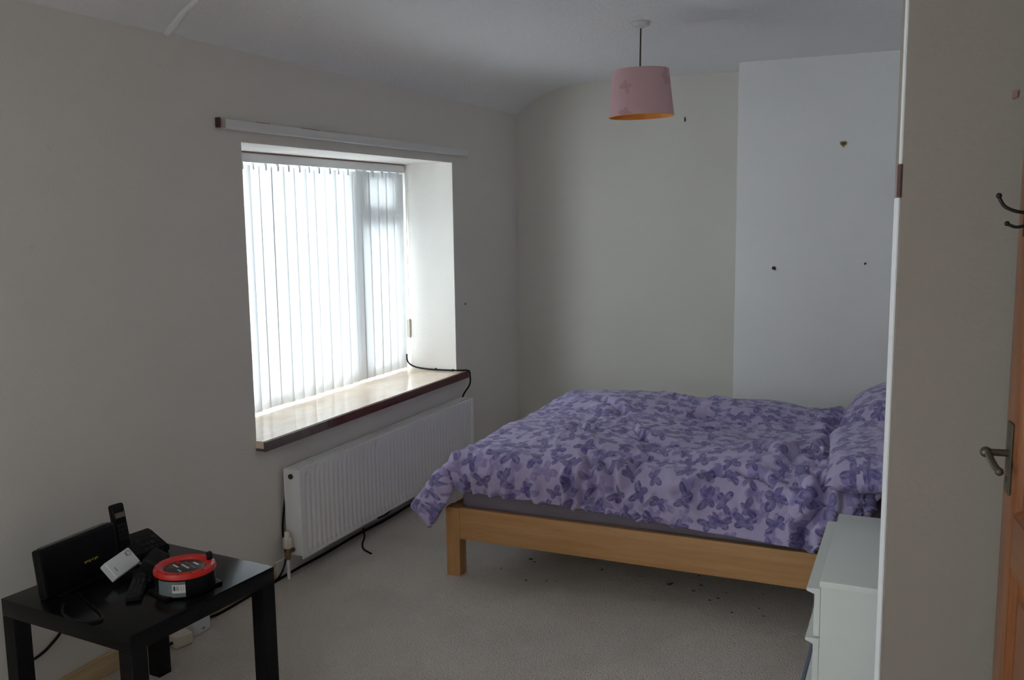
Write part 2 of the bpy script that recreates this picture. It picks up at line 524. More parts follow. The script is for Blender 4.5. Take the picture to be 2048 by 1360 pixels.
# rounded joint strip over the ceiling boards
pts = [(x + .004, 2.536, z - .002) for x, z in prof[:12]] + [(.3, 2.536, ZC - .002)]
struct('trim_2', MB().tube(pts, .011, 8, 1), 'ceiling', 'raised joint strip running across the ceiling from the window wall', 'trim')

# skirting along the window wall
struct('baseboard_window', MB().box((XW, -1.9, 0), (XW + .014, 2.97, .074), .003, 1), 'skirting', 'low bare pine skirting board behind the black table', 'baseboard')
struct('baseboard_radiator', MB().box((XW, 2.972, 0), (XW + .012, YB, .072), .003, 1), 'white', 'low white painted skirting board under the radiator', 'baseboard')

# ================================================================ window
win = thing('window_1', 'white framed window glowing behind the vertical blind', 'window', (-2.86, 3.775, .61), kind='structure')
fx0, fx1 = -2.862, -2.792
def bar(y0, y1, z0, z1, dx=0.):
    return MB().box((fx0 - dx * .2, y0, z0), (fx1 + dx, y1, z1), .006, 2)
mb = MB()
for y0, y1, z0, z1 in ((OY0, OY0 + .06, .61, OZ1), (OY1 - .05, OY1, .61, OZ1), (OY0 + .06, OY1 - .05, .61, .67), (OY0 + .06, OY1 - .05, OZ1 - .06, OZ1)):
    mb.box((fx0, y0, z0), (fx1, y1, z1), .005, 1)
mb.build('frame', 'upvc', win, world=True)
bar(4.135, 4.255, .67, OZ1 - .06).build('mullion', 'upvc', win, world=True)
bar(4.255, OY1 - .05, 1.437, 1.525).build('transom', 'upvc', win, world=True)
mb = MB()   # opening fanlight sash
for y0, y1, z0, z1 in ((4.25, 4.30, 1.515, 1.74), (4.565, 4.605, 1.515, 1.74), (4.30, 4.565, 1.515, 1.56), (4.30, 4.565, 1.69, 1.74)):
    mb.box((fx0, y0, z0), (fx1 + .006, y1, z1), .004, 1)
sash = mb.build('fanlight_sash', 'upvc', win, world=True)
MB().box((fx1 + .006, 4.40, 1.520), (fx1 + .012, 4.43, 1.545), .002, 1).box((fx1 + .009, 4.43, 1.526), (fx1 + .016, 4.52, 1.538), .003, 2).build('handle', 'greyplastic', sash, world=True)
for y0, y1, z0, z1 in ((OY0 + .05, 4.145, .66, 1.74), (4.245, 4.61, .66, 1.445), (4.29, 4.575, 1.55, 1.70)):
    MB().box((-2.832, y0, z0), (-2.826, y1, z1)).build('glass_pane', 'glass', win, world=True, smooth=False)
# sill board with its worn edging strips
sill = MB().prism([(-2.86, OY0, .58), (-2.43, OY0, .58), (-2.43, OY0 - .005, .58), (-2.391, OY0 - .005, .58), (-2.391, OY1 + .06, .58), (-2.43, OY1 + .06, .58), (-2.43, OY1, .58), (-2.86, OY1, .58)], (0, 0, .03)).build('sill', 'sill', win, world=True)
sill['label'] = 'glossy peach marble-effect sill'
def nose(y0, y1):
    o = MB().box((-2.3905, y0, .568), (-2.38, y1, .608), .003, 2).build('edging_strip', 'nose', sill, world=True)
    return o
nose(OY0 - .006, 3.327); nose(3.331, OY1 + .062)
mb = MB().box((XW, OY0 - .004, .569), (-2.392, OY1 + .06, .5795))
mb.build('sill_underside', 'nose', sill, world=True)

# unseen window, added and sized to fill the near side with daylight
wn2 = thing('fill_window', 'unseen plain white window added for fill light in the near half of the window wall', 'window', (-2.86, (W2[0] + W2[1]) / 2, W2[2]), kind='structure')
mb = MB()
for y0, y1, z0, z1 in ((W2[0], W2[0] + .06, W2[2], W2[3]), (W2[1] - .06, W2[1], W2[2], W2[3]), (W2[0] + .06, W2[1] - .06, W2[2], W2[2] + .06), (W2[0] + .06, W2[1] - .06, W2[3] - .06, W2[3])):
    mb.box((fx0, y0, z0), (fx1, y1, z1), .005, 1)
mb.build('frame', 'upvc', wn2, world=True)
MB().box((-2.832, W2[0] + .05, W2[2] + .05), (-2.826, W2[1] - .05, W2[3] - .05)).build('glass_pane', 'glass', wn2, world=True, smooth=False)

# batten above the window
bt = thing('trim_3', 'long white curtain batten with chipped red-brown end above the window', 'trim', (XW, 3.78, 1.85), kind='structure')
MB().box((XW, 2.785, 1.832), (XW + .032, 4.79, 1.868), .003, 2).build('batten', 'white', bt, world=True)
MB().box((XW, 2.760, 1.834), (XW + .020, 2.771, 1.872), .004, 2).build('end_chip', 'chip', bt, world=True)
MB().box((XW, 2.773, 1.834), (XW + .030, 2.785, 1.868), .002, 1).build('bare_end', 'grime', bt, world=True)
rng = random.Random(3)
for i in range(7):
    y = 2.81 + rng.random() * .75; l = .03 + .1 * rng.random()
    MB().box((XW, y, 1.866), (XW + .006 + .006 * rng.random(), y + l, 1.871 + .003 * rng.random()), .001, 1).build('flaked_paint', 'chip', bt, world=True)

# ================================================================ vertical blind
XB = -2.755
blind = thing('vertical_blind', 'white fabric vertical blind hanging in the window recess', 'blind', (XB, 3.775, .62))
MB().box((XB - .022, OY0 + .006, 1.742), (XB + .022, OY1 - .006, 1.784), .005, 2).build('headrail', 'upvc', blind, world=True)
MB().box((XB - .02, OY0 + .01, 1.784), (XB + .024, OY1 - .01, 1.789)).build('painted_seam', 'plaster', blind, world=True)
PITCHV, NV = .082, 21
VW, ZT, ZBOT = .089, 1.734, .620
def vane_mesh(bow, w=VW):
    b = bmesh.new(); n = 8; rows = [ZBOT - 1.2 + (ZT - ZBOT) * t for t in (0, .02, .5, .985, 1)]
    g = []
    for zi, z in enumerate(rows):
        row = []
        for i in range(n + 1):
            u = i / n - .5
            row.append(b.verts.new((bow * (4 * u * u - .5) + .0016 * math.sin(u * 9), u * w, z)))
        g.append(row)
    for r0, r1 in zip(g, g[1:]):
        for i in range(n):
            b.faces.new((r0[i], r0[i + 1], r1[i + 1], r1[i]))
    me = bpy.data.meshes.new('vane'); b.to_mesh(me); b.free()
    me.materials.append(M['vane'])
    me.polygons.foreach_set('use_smooth', [True] * len(me.polygons))
    return me
vane_meshes = [vane_mesh(b) for b in (.004, .006, .003)]
hk = MB().box((-.004, -.010, ZT - 1.2), (.004, .010, ZT - 1.2 + .012), .002, 1).box((.005, -.006, ZT - 1.2 - .022), (.0075, .006, ZT - 1.2 + .010), .001, 1)
hook_me = bpy.data.meshes.new('hook'); hk.bm.to_mesh(hook_me); hook_me.materials.append(M['upvc'])
VANE_TILT = 8.5
rng = random.Random(11)
ends = []
for i in range(NV):
    y = OY0 + .05 + i * PITCHV
    if i == NV - 1: y = min(y, OY1 - .048)
    v = bpy.data.objects.new('vane', vane_meshes[i % 3]); COL.objects.link(v); v.parent = blind
    a = R(VANE_TILT + rng.uniform(-6, 6))
    v.location = (rng.uniform(-.004, .004), y - 3.775, 1.2 - .62)
    v.rotation_euler = (rng.uniform(-.004, .004), rng.uniform(-.003, .003), -a)
    for nm, me in (('hook', hook_me),):
        c = bpy.data.objects.new(nm, me); COL.objects.link(c); c.parent = v
    ends.append((XB, y, ZBOT + .012))
mb = MB()
for sgn in (-1, 1):
    pts = []
    for i, (x, y, z) in enumerate(ends):
        xx = x - sgn * .5 * VW * math.sin(R(VANE_TILT)) * -1 * 0 + sgn * .012
        pts += [(xx, y + sgn * .03, z), (xx, y + sgn * .03 + .041, z - .016)]
    mb.tube(pts[:-1], .0011, 5, 2)
mb.build('link_chain', 'upvc', blind, world=True)
MB().tube([(XB + .03, OY1 - .016, 1.75), (XB + .032, OY1 - .014, 1.2), (XB + .03, OY1 - .012, .86)], .0022, 6, 4).build('pull_cord', 'offwhite', blind, world=True)
MB().box((XB + .002, OY1 - .016, .795), (XB + .032, OY1 - .001, .905), .004, 2).build('cord_bracket', 'offwhite', blind, world=True)

# ================================================================ radiator
RX0, RX1, RY0, RY1, RZ0, RZ1 = -2.413, -2.328, 3.035, 4.655, .078, .460
rad = thing('radiator', 'long white panel radiator on the wall under the window sill', 'radiator', (RX0, 3.845, RZ0))
def rad_panel(xf, sgn):
    b = bmesh.new(); n = 46; per = 8
    ys = [RY0] + [RY0 + .03 + (RY1 - RY0 - .06) * i / (n * per) for i in range(n * per + 1)] + [RY1]
    zs = [(RZ0, 0), (RZ0 + .022, 0), (RZ0 + .036, 1), (RZ1 - .038, 1), (RZ1 - .022, 0), (RZ1, 0)]
    g = []
    for z, k in zs:
        row = []
        for i, y in enumerate(ys):
            ph = ((i - 1) % per) / per
            d = 0 if i in (0, len(ys) - 1) else -.009 * k * (1 if .37 < ph < .63 else (.5 if .24 < ph < .76 else 0))
            row.append(b.verts.new((xf + sgn * d, y, z)))
        g.append(row)
    for r0, r1 in zip(g, g[1:]):
        for i in range(len(ys) - 1):
            b.faces.new((r0[i], r0[i + 1], r1[i + 1], r1[i]))
    r = bmesh.ops.extrude_face_region(b, geom=b.faces[:])
    for e in r['geom']:
        if isinstance(e, bmesh.types.BMVert): e.co.x -= sgn * .004
    bmesh.ops.recalc_face_normals(b, faces=b.faces[:])
    k = MB(); k._merge(b); return k
rad_panel(RX1, 1).build('front_panel', 'radiator', rad, world=True, angle=50)
rad_panel(RX0 + .016, 1).build('back_panel', 'radiator', rad, world=True, angle=50)
for y0 in (RY0 + .001, RY1 - .013):
    e = MB().box((RX0 + .002, y0 - .002, RZ0 + .012), (RX1 - .003, y0 + .014, RZ1 + .001), .003, 2).build('end_panel', 'radiator', rad, world=True)
    if y0 < 4:
        MB().lathe([(.0, 0), (.011, 0), (.011, .006), (.006, .006), (.006, .01), (0, .01)], seg=16, mat=Matrix.Translation((-2.372, RY0 - .001, .431)) @ Matrix.Rotation(R(90), 4, 'X')).build('blanking_plug', 'brass', e, world=True)
mb = MB()
for i in range(104):
    y = RY0 + .02 + i * (RY1 - RY0 - .04) / 103
    mb.box((RX0 + .018, y - .0035, RZ1 - .004), (RX1 - .012, y + .0035, RZ1 + .001))
for x in (RX0 + .006, RX0 + .036, RX1 - .012):
    mb.box((x, RY0 + .014, RZ1 - .005), (x + .008, RY1 - .014, RZ1 + .0015))
tag(mb.build('top_grille', 'radiator', rad, world=True), kind='stuff')
mb = MB()
for i in range(60):
    y = RY0 + .05 + i * .0256
    mb.box((-2.388, y, RZ0 + .03), (-2.345, y + .002, RZ1 - .03))
tag(mb.build('convector_fins', 'darkgap', rad, world=True), kind='stuff')
for y in (RY0 + .2, RY1 - .2):
    MB().box((XW + .0005, y - .02, .14), (RX0 + .012, y + .02, .40), .002, 1).build('wall_bracket', 'darkgap', rad, world=True)
# valve at the lower near corner
VX, VY = -2.375, 2.995
vt = MB().lathe([(0, 0), (.010, 0), (.012, .005), (.012, .028), (.009, .033), (.009, .05), (0, .05)], (VX, VY, .085), 16).tube([(VX, VY, .115), (VX, RY0 + .012, .115)], .009, 10, 1).build('valve_body', 'copper', rad, world=True)
MB().lathe([(0, 0), (.016, 0), (.0185, .006), (.019, .035), (.016, .045), (.013, .047), (.0125, .066), (.009, .072), (0, .073)], (VX, VY, .135), 24).build('thermostat_head', 'offwhite', vt, world=True)
MB().tube([(VX, VY, .09), (VX, VY, .05), (VX, VY, .0)], .0075, 10, 1).build('feed_pipe', 'white', vt, world=True)

# ================================================================ bed
BX0, BX1, BY0, BY1 = -1.782, .36, 3.286, 4.80
bed = thing('bed', 'low beech bed frame with square legs under the purple duvet', 'bed', (-.71, 4.04, 0))
LW = .062
for x, y in ((BX0, BY0), (BX0, BY1 - LW), (BX1 - LW, BY0), (BX1 - LW, BY1 - LW)):
    MB().box((x, y, 0), (x + LW, y + LW, .296), .003, 2).build('leg', 'beech_z', bed, world=True)
for y in (BY0 + .002, BY1 - .028):
    MB().box((BX0 + LW, y, .163), (BX1 - LW, y + .026, .298), .002, 2).build('side_rail', 'beech_x', bed, world=True)
MB().box((BX0 + .004, BY0 + LW, .238), (BX0 + .03, BY1 - LW, .292), .002, 2).build('foot_rail', 'beech_y', bed, world=True)
MB().box((BX1 + .001, BY0, .10), (BX1 + .027, BY1, .78), .004, 2).build('headboard', 'beech_y', bed, world=True)
for y in (BY0 + .028, BY1 - .053):
    MB().box((BX0 + LW, y, .215), (BX1 - LW, y + .025, .243)).build('slat_ledge', 'slat', bed, world=True)
for i in range(15):
    x = BX0 + .12 + i * .128
    MB().box((x, BY0 + .03, .2435), (x + .07, BY1 - .03, .259)).build('slat', 'slat', bed, world=True)
mt = MB().box((BX0 + .045, BY0 + .045, .2595), (BX1 - .005, BY1 - .05, .488), .05, 5)
tag(mt.build('mattress', 'sheet'), 'mattress in a dull purple-grey sheet resting on the beech bed frame', 'mattress')

# pillows: same print as the duvet
def pillow(label, cx, cy, cz, lx, ly, h, rz, ry, seed):
    b = bmesh.new(); n = 26; top = {}; bot = {}
    for j in range(n + 1):
        for i in range(n + 1):
            u, v = 2 * i / n - 1, 2 * j / n - 1
            e = max(0, (1 - u ** 4) * (1 - v ** 4)) ** .55
            pinch = 1 - .07 * (abs(u) ** 2) * (1 - abs(v)) * .8
            x = u * lx / 2 * (1 - .10 * (1 - abs(u)) * 0 - .05 * (1 - v * v)) if abs(u) > .999 else u * lx / 2
            y = v * ly / 2 * (1 - .05 * (1 - u * u) * (abs(v) > .999))
            nz = noise.noise(Vector((u * 2.1, v * 2.4, seed))) * .02 + noise.noise(Vector((u * 6, v * 6, seed + 5))) * .008
            top[i, j] = b.verts.new((x, y, h / 2 * e + nz * min(1, e * 1.6)))
            rim = i in (0, n) or j in (0, n)
            bot[i, j] = top[i, j] if rim else b.verts.new((x, y, -h / 2 * e * .75))
    uvl = b.loops.layers.uv.new('UVMap')
    for j in range(n):
        for i in range(n):
            for g, fl in ((top, 1), (bot, -1)):
                q = [g[i, j], g[i + 1, j], g[i + 1, j + 1], g[i, j + 1]]
                f = b.faces.new(q if fl > 0 else q[::-1])
                for lp in f.loops:
                    lp[uvl].uv = (lp.vert.co.x + seed, lp.vert.co.y + fl)
    me = bpy.data.meshes.new('pillow'); b.to_mesh(me); b.free()
    o = link('pillow', me, 'duvet', None, True, 80)
    o.location = (cx, cy, cz); o.rotation_euler = (R(seed * .3), ry, rz)
    sb = o.modifiers.new('smooth', 'SUBSURF'); sb.levels = 1; sb.render_levels = 1
    return tag(o, label, 'pillow', 'pillows at the head of the bed')
pillow('purple butterfly pillow nearer the white drawers, at the near corner of the bed head', -.05, 3.56, .608, .52, .74, .17, R(4), R(-6), 2.0)
pillow('purple butterfly pillow at the far side of the bed by the chimney breast', -.02, 4.34, .62, .54, .76, .21, R(-5), R(-8), 6.0)

# duvet: a cloth dropped over mattress, bed frame and a few lumps of filling, settled by the cloth solver
def drape_duvet():
    tmp = []
    def collider(mb):
        o = mb.build('collider', None); tmp.append(o)
        o.modifiers.new('collision', 'COLLISION')
        o.collision.thickness_outer = .012; o.collision.cloth_friction = 25
    collider(MB().box((-1.75, 3.325, .27), (.30, 4.74, .49), .05, 4))
    collider(MB().box((BX0, BY0, .15), (.30, 3.325, .30), .005, 1))
    collider(MB().box((BX0, BY0, .15), (-1.74, BY1, .30), .005, 1))
    collider(MB().box((-3, 2, -.2), (1, 6, 0)))
    for c, r in LUMPS:
        collider(MB().ball(c, 1, r, 24))
    x0, x1, y0, y1 = -2.005, -.10, 3.20, 4.98
    d = .024
    nx, ny = int((x1 - x0) / d) + 1, int((y1 - y0) / d) + 1
    vs_, us = [], []
    for j in range(ny):
        for i in range(nx):
            u, v = i / (nx - 1), j / (ny - 1)
            xf = float(np.interp(v, [0, .14, .3, 1], [x0, x0 + .03, x0 + .10, x0 + .10]))
            x = xf + (x1 - xf) * u
            ye = float(np.interp(u, [0, .12, .38, .65, .87, .93, 1], [3.19, 3.245, 3.225, 3.19, 3.14, 3.18, 3.34]))
            y = ye + (y1 - ye) * v
            z = .72 + .030 * noise.noise(Vector((x * 2.3, y * 2.3, 0))) + .016 * noise.noise(Vector((x * 7, y * 7, 3))) + .008 * noise.noise(Vector((x * 16, y * 12, 7)))
            vs_.append((x, y, z)); us.append((x, y))
    fs = [(j * nx + i, j * nx + i + 1, (j + 1) * nx + i + 1, (j + 1) * nx + i) for j in range(ny - 1) for i in range(nx - 1)]
    me = bpy.data.meshes.new('cloth'); me.from_pydata(vs_, [], fs)
    o = bpy.data.objects.new('cloth', me); COL.objects.link(o)
    m = o.modifiers.new('cloth', 'CLOTH'); s = m.settings
    s.quality = 6; s.mass = .35
    s.tension_stiffness = 25; s.compression_stiffness = 12; s.shear_stiffness = 8; s.bending_stiffness = .2
    s.tension_damping = 8; s.compression_damping = 8; s.shear_damping = 8; s.bending_damping = .6; s.air_damping = 2
    s.shrink_min = -.06
    cs = m.collision_settings
    cs.distance_min = .012; cs.collision_quality = 2; cs.friction = 15; cs.use_self_collision = True; cs.self_distance_min = .008
    m.point_cache.frame_start = 1; m.point_cache.frame_end = FRAMES
    for fr in range(1, FRAMES + 1):
        SC.frame_set(fr)
    ev = o.evaluated_get(bpy.context.evaluated_depsgraph_get())
    em = ev.to_mesh()
    pts = np.zeros(len(em.vertices) * 3); em.vertices.foreach_get('co', pts); ev.to_mesh_clear()
    for t in tmp + [o]:
        bpy.data.objects.remove(t, do_unlink=True)
    SC.frame_set(1)
    pts = pts.reshape(-1, 3)
    # a filled duvet's overhang stands away from the foot of the frame
    w_ = np.clip((-1.70 - pts[:, 0]) / .08, 0, 1); h_ = np.clip(.47 - pts[:, 2], 0, None)
    pts[:, 0] -= w_ * h_ * .30; pts[:, 2] += w_ * h_ * .30
    # finer grid, then creases: fine rumples on top, short puckers over the near edge, one deep fold by the pillow
    K = 4
    def up(n):
        m = (n - 1) * K + 1; W_ = np.zeros((m, n))
        for a_ in range(m):
            i, t = min(a_ // K, n - 2), a_ / K - min(a_ // K, n - 2)
            cw = (-.5 * t + t * t - .5 * t ** 3, 1 - 2.5 * t * t + 1.5 * t ** 3, .5 * t + 2 * t * t - 1.5 * t ** 3, -.5 * t * t + .5 * t ** 3)
            for k_, c_ in enumerate(cw):
                W_[a_, min(max(i - 1 + k_, 0), n - 1)] += c_
        return W_
    UY, UX = up(ny), up(nx)
    def finer(q): return np.swapaxes(np.tensordot(UX, np.tensordot(UY, q, (1, 0)), (1, 1)), 0, 1)
    g = finer(pts.reshape(ny, nx, 3))
    uv_ = finer(np.array(us).reshape(ny, nx, 2))
    ny, nx = g.shape[:2]
    nr = np.cross(np.gradient(g, axis=1), np.gradient(g, axis=0)); nr /= np.linalg.norm(nr, axis=2, keepdims=True) + 1e-9
    dsp = np.zeros((ny, nx))
    for j in range(ny):
        for i in range(nx):
            x, y = uv_[j, i]
            hem = (j / (ny - 1))
            wx, wy = x + .05 * noise.noise(Vector((x * 4, y * 4, 9))), y + .05 * noise.noise(Vector((x * 4, y * 4, 15)))
            def ridge(v, sharp): return max(0., 1 - abs(noise.noise(v)) * sharp) ** 1.5
            r1 = ridge(Vector((wx * 2.6, wy * 6.0, 1)), 5)
            r2 = ridge(Vector((wx * 6 + wy * 4, wy * 6 - wx * 3, 5)), 5)
            near = math.exp(-((y - 3.36) / .14) ** 2)
            pk = ridge(Vector((wx * 8 + wy * 4.5, wy * 2.2, 21)), 4.5)
            pk2 = ridge(Vector((wx * 17 - wy * 5, wy * 4, 31)), 3.5)
            soft = noise.noise(Vector((x * 5.5, y * 3.5, 60)))
            patch = min(1., max(.12, 1.6 * (noise.noise(Vector((x * 2.4, y * 2.4, 40))) + .30)))
            patch2 = min(1., max(.1, 1.8 * (noise.noise(Vector((x * 3.1, y * 1.5, 50))) + .25)))
            dsp[j, i] = (.016 * r1 + .010 * r2) * patch * (1 - .6 * near) + .010 * soft + near * patch2 * (.014 * pk + .008 * pk2)
    # single creases and folds, as (x, y) segments on the cloth: depth, half width
    P = uv_ + .010 * np.stack([np.sin(uv_[..., 1] * 41 + uv_[..., 0] * 13), np.sin(uv_[..., 0] * 37 - uv_[..., 1] * 17)], 2)
    for ax, ay, bx, by, dep, wd in CREASES:
        A_, B_ = np.array((ax, ay)), np.array((bx, by)); L_ = np.linalg.norm(B_ - A_); t_ = (B_ - A_) / L_
        q = P - A_
        al = q @ t_; ac = q[..., 0] * -t_[1] + q[..., 1] * t_[0]
        fade = np.exp(-(np.clip(np.abs(al - L_ / 2) - L_ * .3, 0, None) / (L_ * .18)) ** 2)
        dsp -= 1.35 * dep * fade * (np.exp(-(ac / wd) ** 2) - .55 * np.exp(-((ac - 2.1 * wd) / (1.3 * wd)) ** 2) - .35 * np.exp(-((ac + 2.1 * wd) / (1.3 * wd)) ** 2))
    g = g + nr * (dsp + .017)[:, :, None]
    fs = [(j * nx + i, j * nx + i + 1, (j + 1) * nx + i + 1, (j + 1) * nx + i) for j in range(ny - 1) for i in range(nx - 1)]
    me = bpy.data.meshes.new('duvet'); me.from_pydata(g.reshape(-1, 3).tolist(), [], fs)
    uvl = me.uv_layers.new(name='UVMap')
    vi = np.zeros(len(me.loops), dtype=np.int32); me.loops.foreach_get('vertex_index', vi)
    uvl.data.foreach_set('uv', uv_.reshape(-1, 2)[vi].reshape(-1).astype(np.float32))
    return me
CREASES = (
    (-1.39, 3.885, -1.272, 3.662, .026, .016), (-1.156, 3.867, -1.025, 3.643, .026, .016), (-1.183, 3.423, -1.088, 3.26, .024, .014),
    (-1.115, 3.407, -1.007, 3.25, .024, .014), (-.848, 3.313, -.721, 3.332, .022, .012), (-.761, 3.287, -.671, 3.404, .018, .012),
    (-.447, 3.792, -.397, 3.564, .026, .018), (-1.329, 3.621, -1.259, 3.849, .018, .016), (-.664, 3.781, -.526, 3.537, .020, .02),
    (-1.011, 3.272, -.965, 3.49, .018, .014), (-.458, 3.449, -.389, 3.886, .026, .022), (-1.54, 3.742, -1.395, 3.674, .016, .018),
    (-.856, 3.899, -.734, 4.047, .018, .02), (-.365, 3.422, -.307, 3.358, .024, .012), (-.294, 3.377, -.429, 3.118, .050, .018),
    (-.35, 4.6, -.345, 3.8, .030, .03), (-.62, 3.42, -.50, 3.36, .018, .014), (-1.0, 4.2, -.86, 4.33, .018, .022), (-1.25, 4.15, -1.42, 4.32, .018, .022),
    (-1.152, 3.383, -1.208, 3.26, -.022, .011), (-1.228, 3.337, -1.241, 3.217, -.022, .011), (-1.183, 3.312, -1.20, 3.192, -.024, .010),
    (-.962, 3.248, -.888, 3.161, -.022, .010), (-1.004, 3.263, -.936, 3.165, -.020, .010), (-1.641, 3.296, -1.667, 3.179, -.020, .011),
    (-1.597, 3.29, -1.622, 3.174, -.020, .010), (-1.52, 3.277, -1.554, 3.202, -.018, .012), (-.908, 3.302, -.937, 3.242, -.016, .012),
    (-1.369, 3.313, -1.318, 3.198, -.018, .012), (-.796, 3.333, -.749, 3.244, -.018, .013), (-.581, 3.355, -.561, 3.248, -.016, .014),
    (-1.454, 3.304, -1.478, 3.19, -.020, .012), (-1.123, 3.338, -1.139, 3.219, -.020, .012), (-.832, 3.235, -.804, 3.143, -.016, .011))
LUMPS = (((-1.35, 4.45, .47), (.40, .28, .085)), ((-.95, 3.75, .47), (.50, .30, .06)), ((-1.25, 3.60, .47), (.35, .22, .07)), ((-.55, 3.55, .47), (.30, .20, .09)), ((-.75, 4.50, .47), (.35, .25, .07)), ((-.25, 3.6, .47), (.16, .30, .07)), ((-.2, 4.4, .47), (.16, .30, .08)))
FRAMES = 42
dv = link('duvet', drape_duvet(), 'duvet', None, True, 180)
so = dv.modifiers.new('filling', 'SOLIDIFY'); so.thickness = .016; so.offset = -1; so.use_even_offset = False
tag(dv, 'rumpled lilac duvet printed with purple butterflies spread over the bed', 'duvet')

# ================================================================ bedside chest
CX0, CX1, CY0, CY1, CZ = -.213, .19, 2.46, 3.05, .53
ch = thing('chest_of_drawers', 'small white three-drawer chest half hidden behind the partition', 'chest', (-.01, 2.755, 0))
mb = MB().box((CX0, CY0, .0), (CX1, CY0 + .016, CZ - .018), .001, 1).box((CX0, CY1 - .016, .0), (CX1, CY1, CZ - .018), .001, 1)
mb.box((CX1 - .012, CY0 + .016, .03), (CX1, CY1 - .016, CZ - .018)).box((CX0 + .015, CY0 + .016, 0), (CX0 + .03, CY1 - .016, .09))
mb.build('carcass', 'chest', ch, world=True)
MB().box((CX0 - .004, CY0 - .004, CZ - .018), (CX1, CY1 + .004, CZ), .0025, 2).build('top_board', 'chest', ch, world=True)
for z1 in (.505, .366, .227):
    z0 = z1 - .133
    p = [(CX0 - .001, CY0 + .003, z0), (CX0 - .017, CY0 + .003, z0), (CX0 - .017, CY0 + .003, z1 - .016), (CX0 - .037, CY0 + .003, z1 - .009), (CX0 - .037, CY0 + .003, z1 - .001), (CX0 - .001, CY0 + .003, z1)]
    d = MB().prism(p, (0, CY1 - CY0 - .006, 0), .0012).build('drawer', 'chest', ch, world=True)
    MB().box((CX0 + .0, CY0 + .03, z0 + .01), (CX1 - .03, CY1 - .03, z1 - .03)).build('drawer_box', 'chest', d, world=True)
fo = MB().box((-.264, 2.47, .0), (-.253, 2.75, .215), .004, 2, mat=None)
tag(fo.build('folder', 'bluefolder'), 'blue-grey card folder on the floor leaning against the white drawers', 'folder')

# ================================================================ pendant lamp
LX, LY = -1.141, 3.935
lamp = thing('pendant_lamp', 'pink butterfly drum lampshade hanging from the ceiling on a thin cord', 'lamp', (LX, LY, ZC))
MB().lathe([(0, -.026), (.010, -.026), (.015, -.02), (.033, -.018), (.038, -.010), (.039, -.001), (0, -.001)], (LX, LY, ZC), 32).build('ceiling_rose', 'whiteplastic', lamp, world=True)
MB().tube([(LX, LY, ZC - .02), (LX - .001, LY, 2.2), (LX - .003, LY, 2.07)], .0035, 8, 4).build('cord', 'cord', lamp, world=True)
TILT = Matrix.Translation((LX, LY, 2.1)) @ Matrix.Rotation(R(-1.2), 4, 'Y') @ Matrix.Rotation(R(1.0), 4, 'X')
MB().lathe([(.0, -.09), (.012, -.09), (.017, -.08), (.017, -.035), (.011, -.02), (.005, 0), (0, 0)], (0, 0, -.01), 20, TILT).build('bulb_holder', 'whiteplastic', lamp, world=True)
def shade_mesh(r0, r1, z0, z1, seg=64, flip=False):
    b = bmesh.new(); uvl = b.loops.layers.uv.new('UVMap')
    rows = []
    for k in range(7):
        t = k / 6; r = r0 + (r1 - r0) * t; z = z0 + (z1 - z0) * t
        rows.append([b.verts.new((r * math.cos(2 * math.pi * i / seg), r * math.sin(2 * math.pi * i / seg), z)) for i in range(seg)])
    for k in range(6):
        for i in range(seg):
            j = (i + 1) % seg
            q = (rows[k][i], rows[k][j], rows[k + 1][j], rows[k + 1][i])
            f = b.faces.new(q if not flip else q[::-1])
            for lp in f.loops:
                i2 = i if lp.vert in (rows[k][i], rows[k + 1][i]) else i + 1
                lp[uvl].uv = (i2 / seg * 2 * math.pi * .13, lp.vert.co.z)
    bmesh.ops.transform(b, matrix=TILT, verts=b.verts[:])
    k = MB(); k._merge(b); return k
sh = shade_mesh(.1385, .1195, -.191, 0).build('shade', 'shade', lamp, world=True)
shade_mesh(.1365, .1175, -.1905, -.0005, flip=True).build('lining', 'lining', sh, world=True)
for r, z in ((.1375, -.191), (.1185, 0)):
    MB().lathe([(r - .0016, -.0015), (r + .0016, -.0015), (r + .0016, .0015), (r - .0016, .0015), (r - .0016, -.0015)], (0, 0, z), 64, TILT).build('rim', 'shade' if z == 0 else 'lining', sh, world=True)
mb = MB()
for a in (0, 2.094, 4.189):
    mb.tube([(.015 * math.cos(a), .015 * math.sin(a), -.05), (.06 * math.cos(a), .06 * math.sin(a), -.035), (.118 * math.cos(a), .118 * math.sin(a), -.003)], .0015, 5, 3, TILT)
mb.build('spider_ring', 'whiteplastic', lamp, world=True)

# ================================================================ low black table and what stands on it
TX, TY, TR, TZ, TH = -2.048, 1.915, R(-4.0), .45, .263
tb = thing('side_table', 'low square glossy black table in front of the window wall', 'table', (TX, TY, 0), TR)
MB().box((-TH, -TH, TZ - .05), (TH, TH, TZ), .002, 2).build('table_top', 'black_lack', tb)
for sx in (-1, 1):
    for sy in (-1, 1):
        MB().box((sx * (TH - .025) - .025, sy * (TH - .025) - .025, 0), (sx * (TH - .025) + .025, sy * (TH - .025) + .025, TZ - .0505), .0015, 1).build('leg', 'black_lack', tb)

def tt(name, label, cat, x, y, rz=0., z=TZ + .0005): return thing(name, label, cat, (x, y, z), rz)

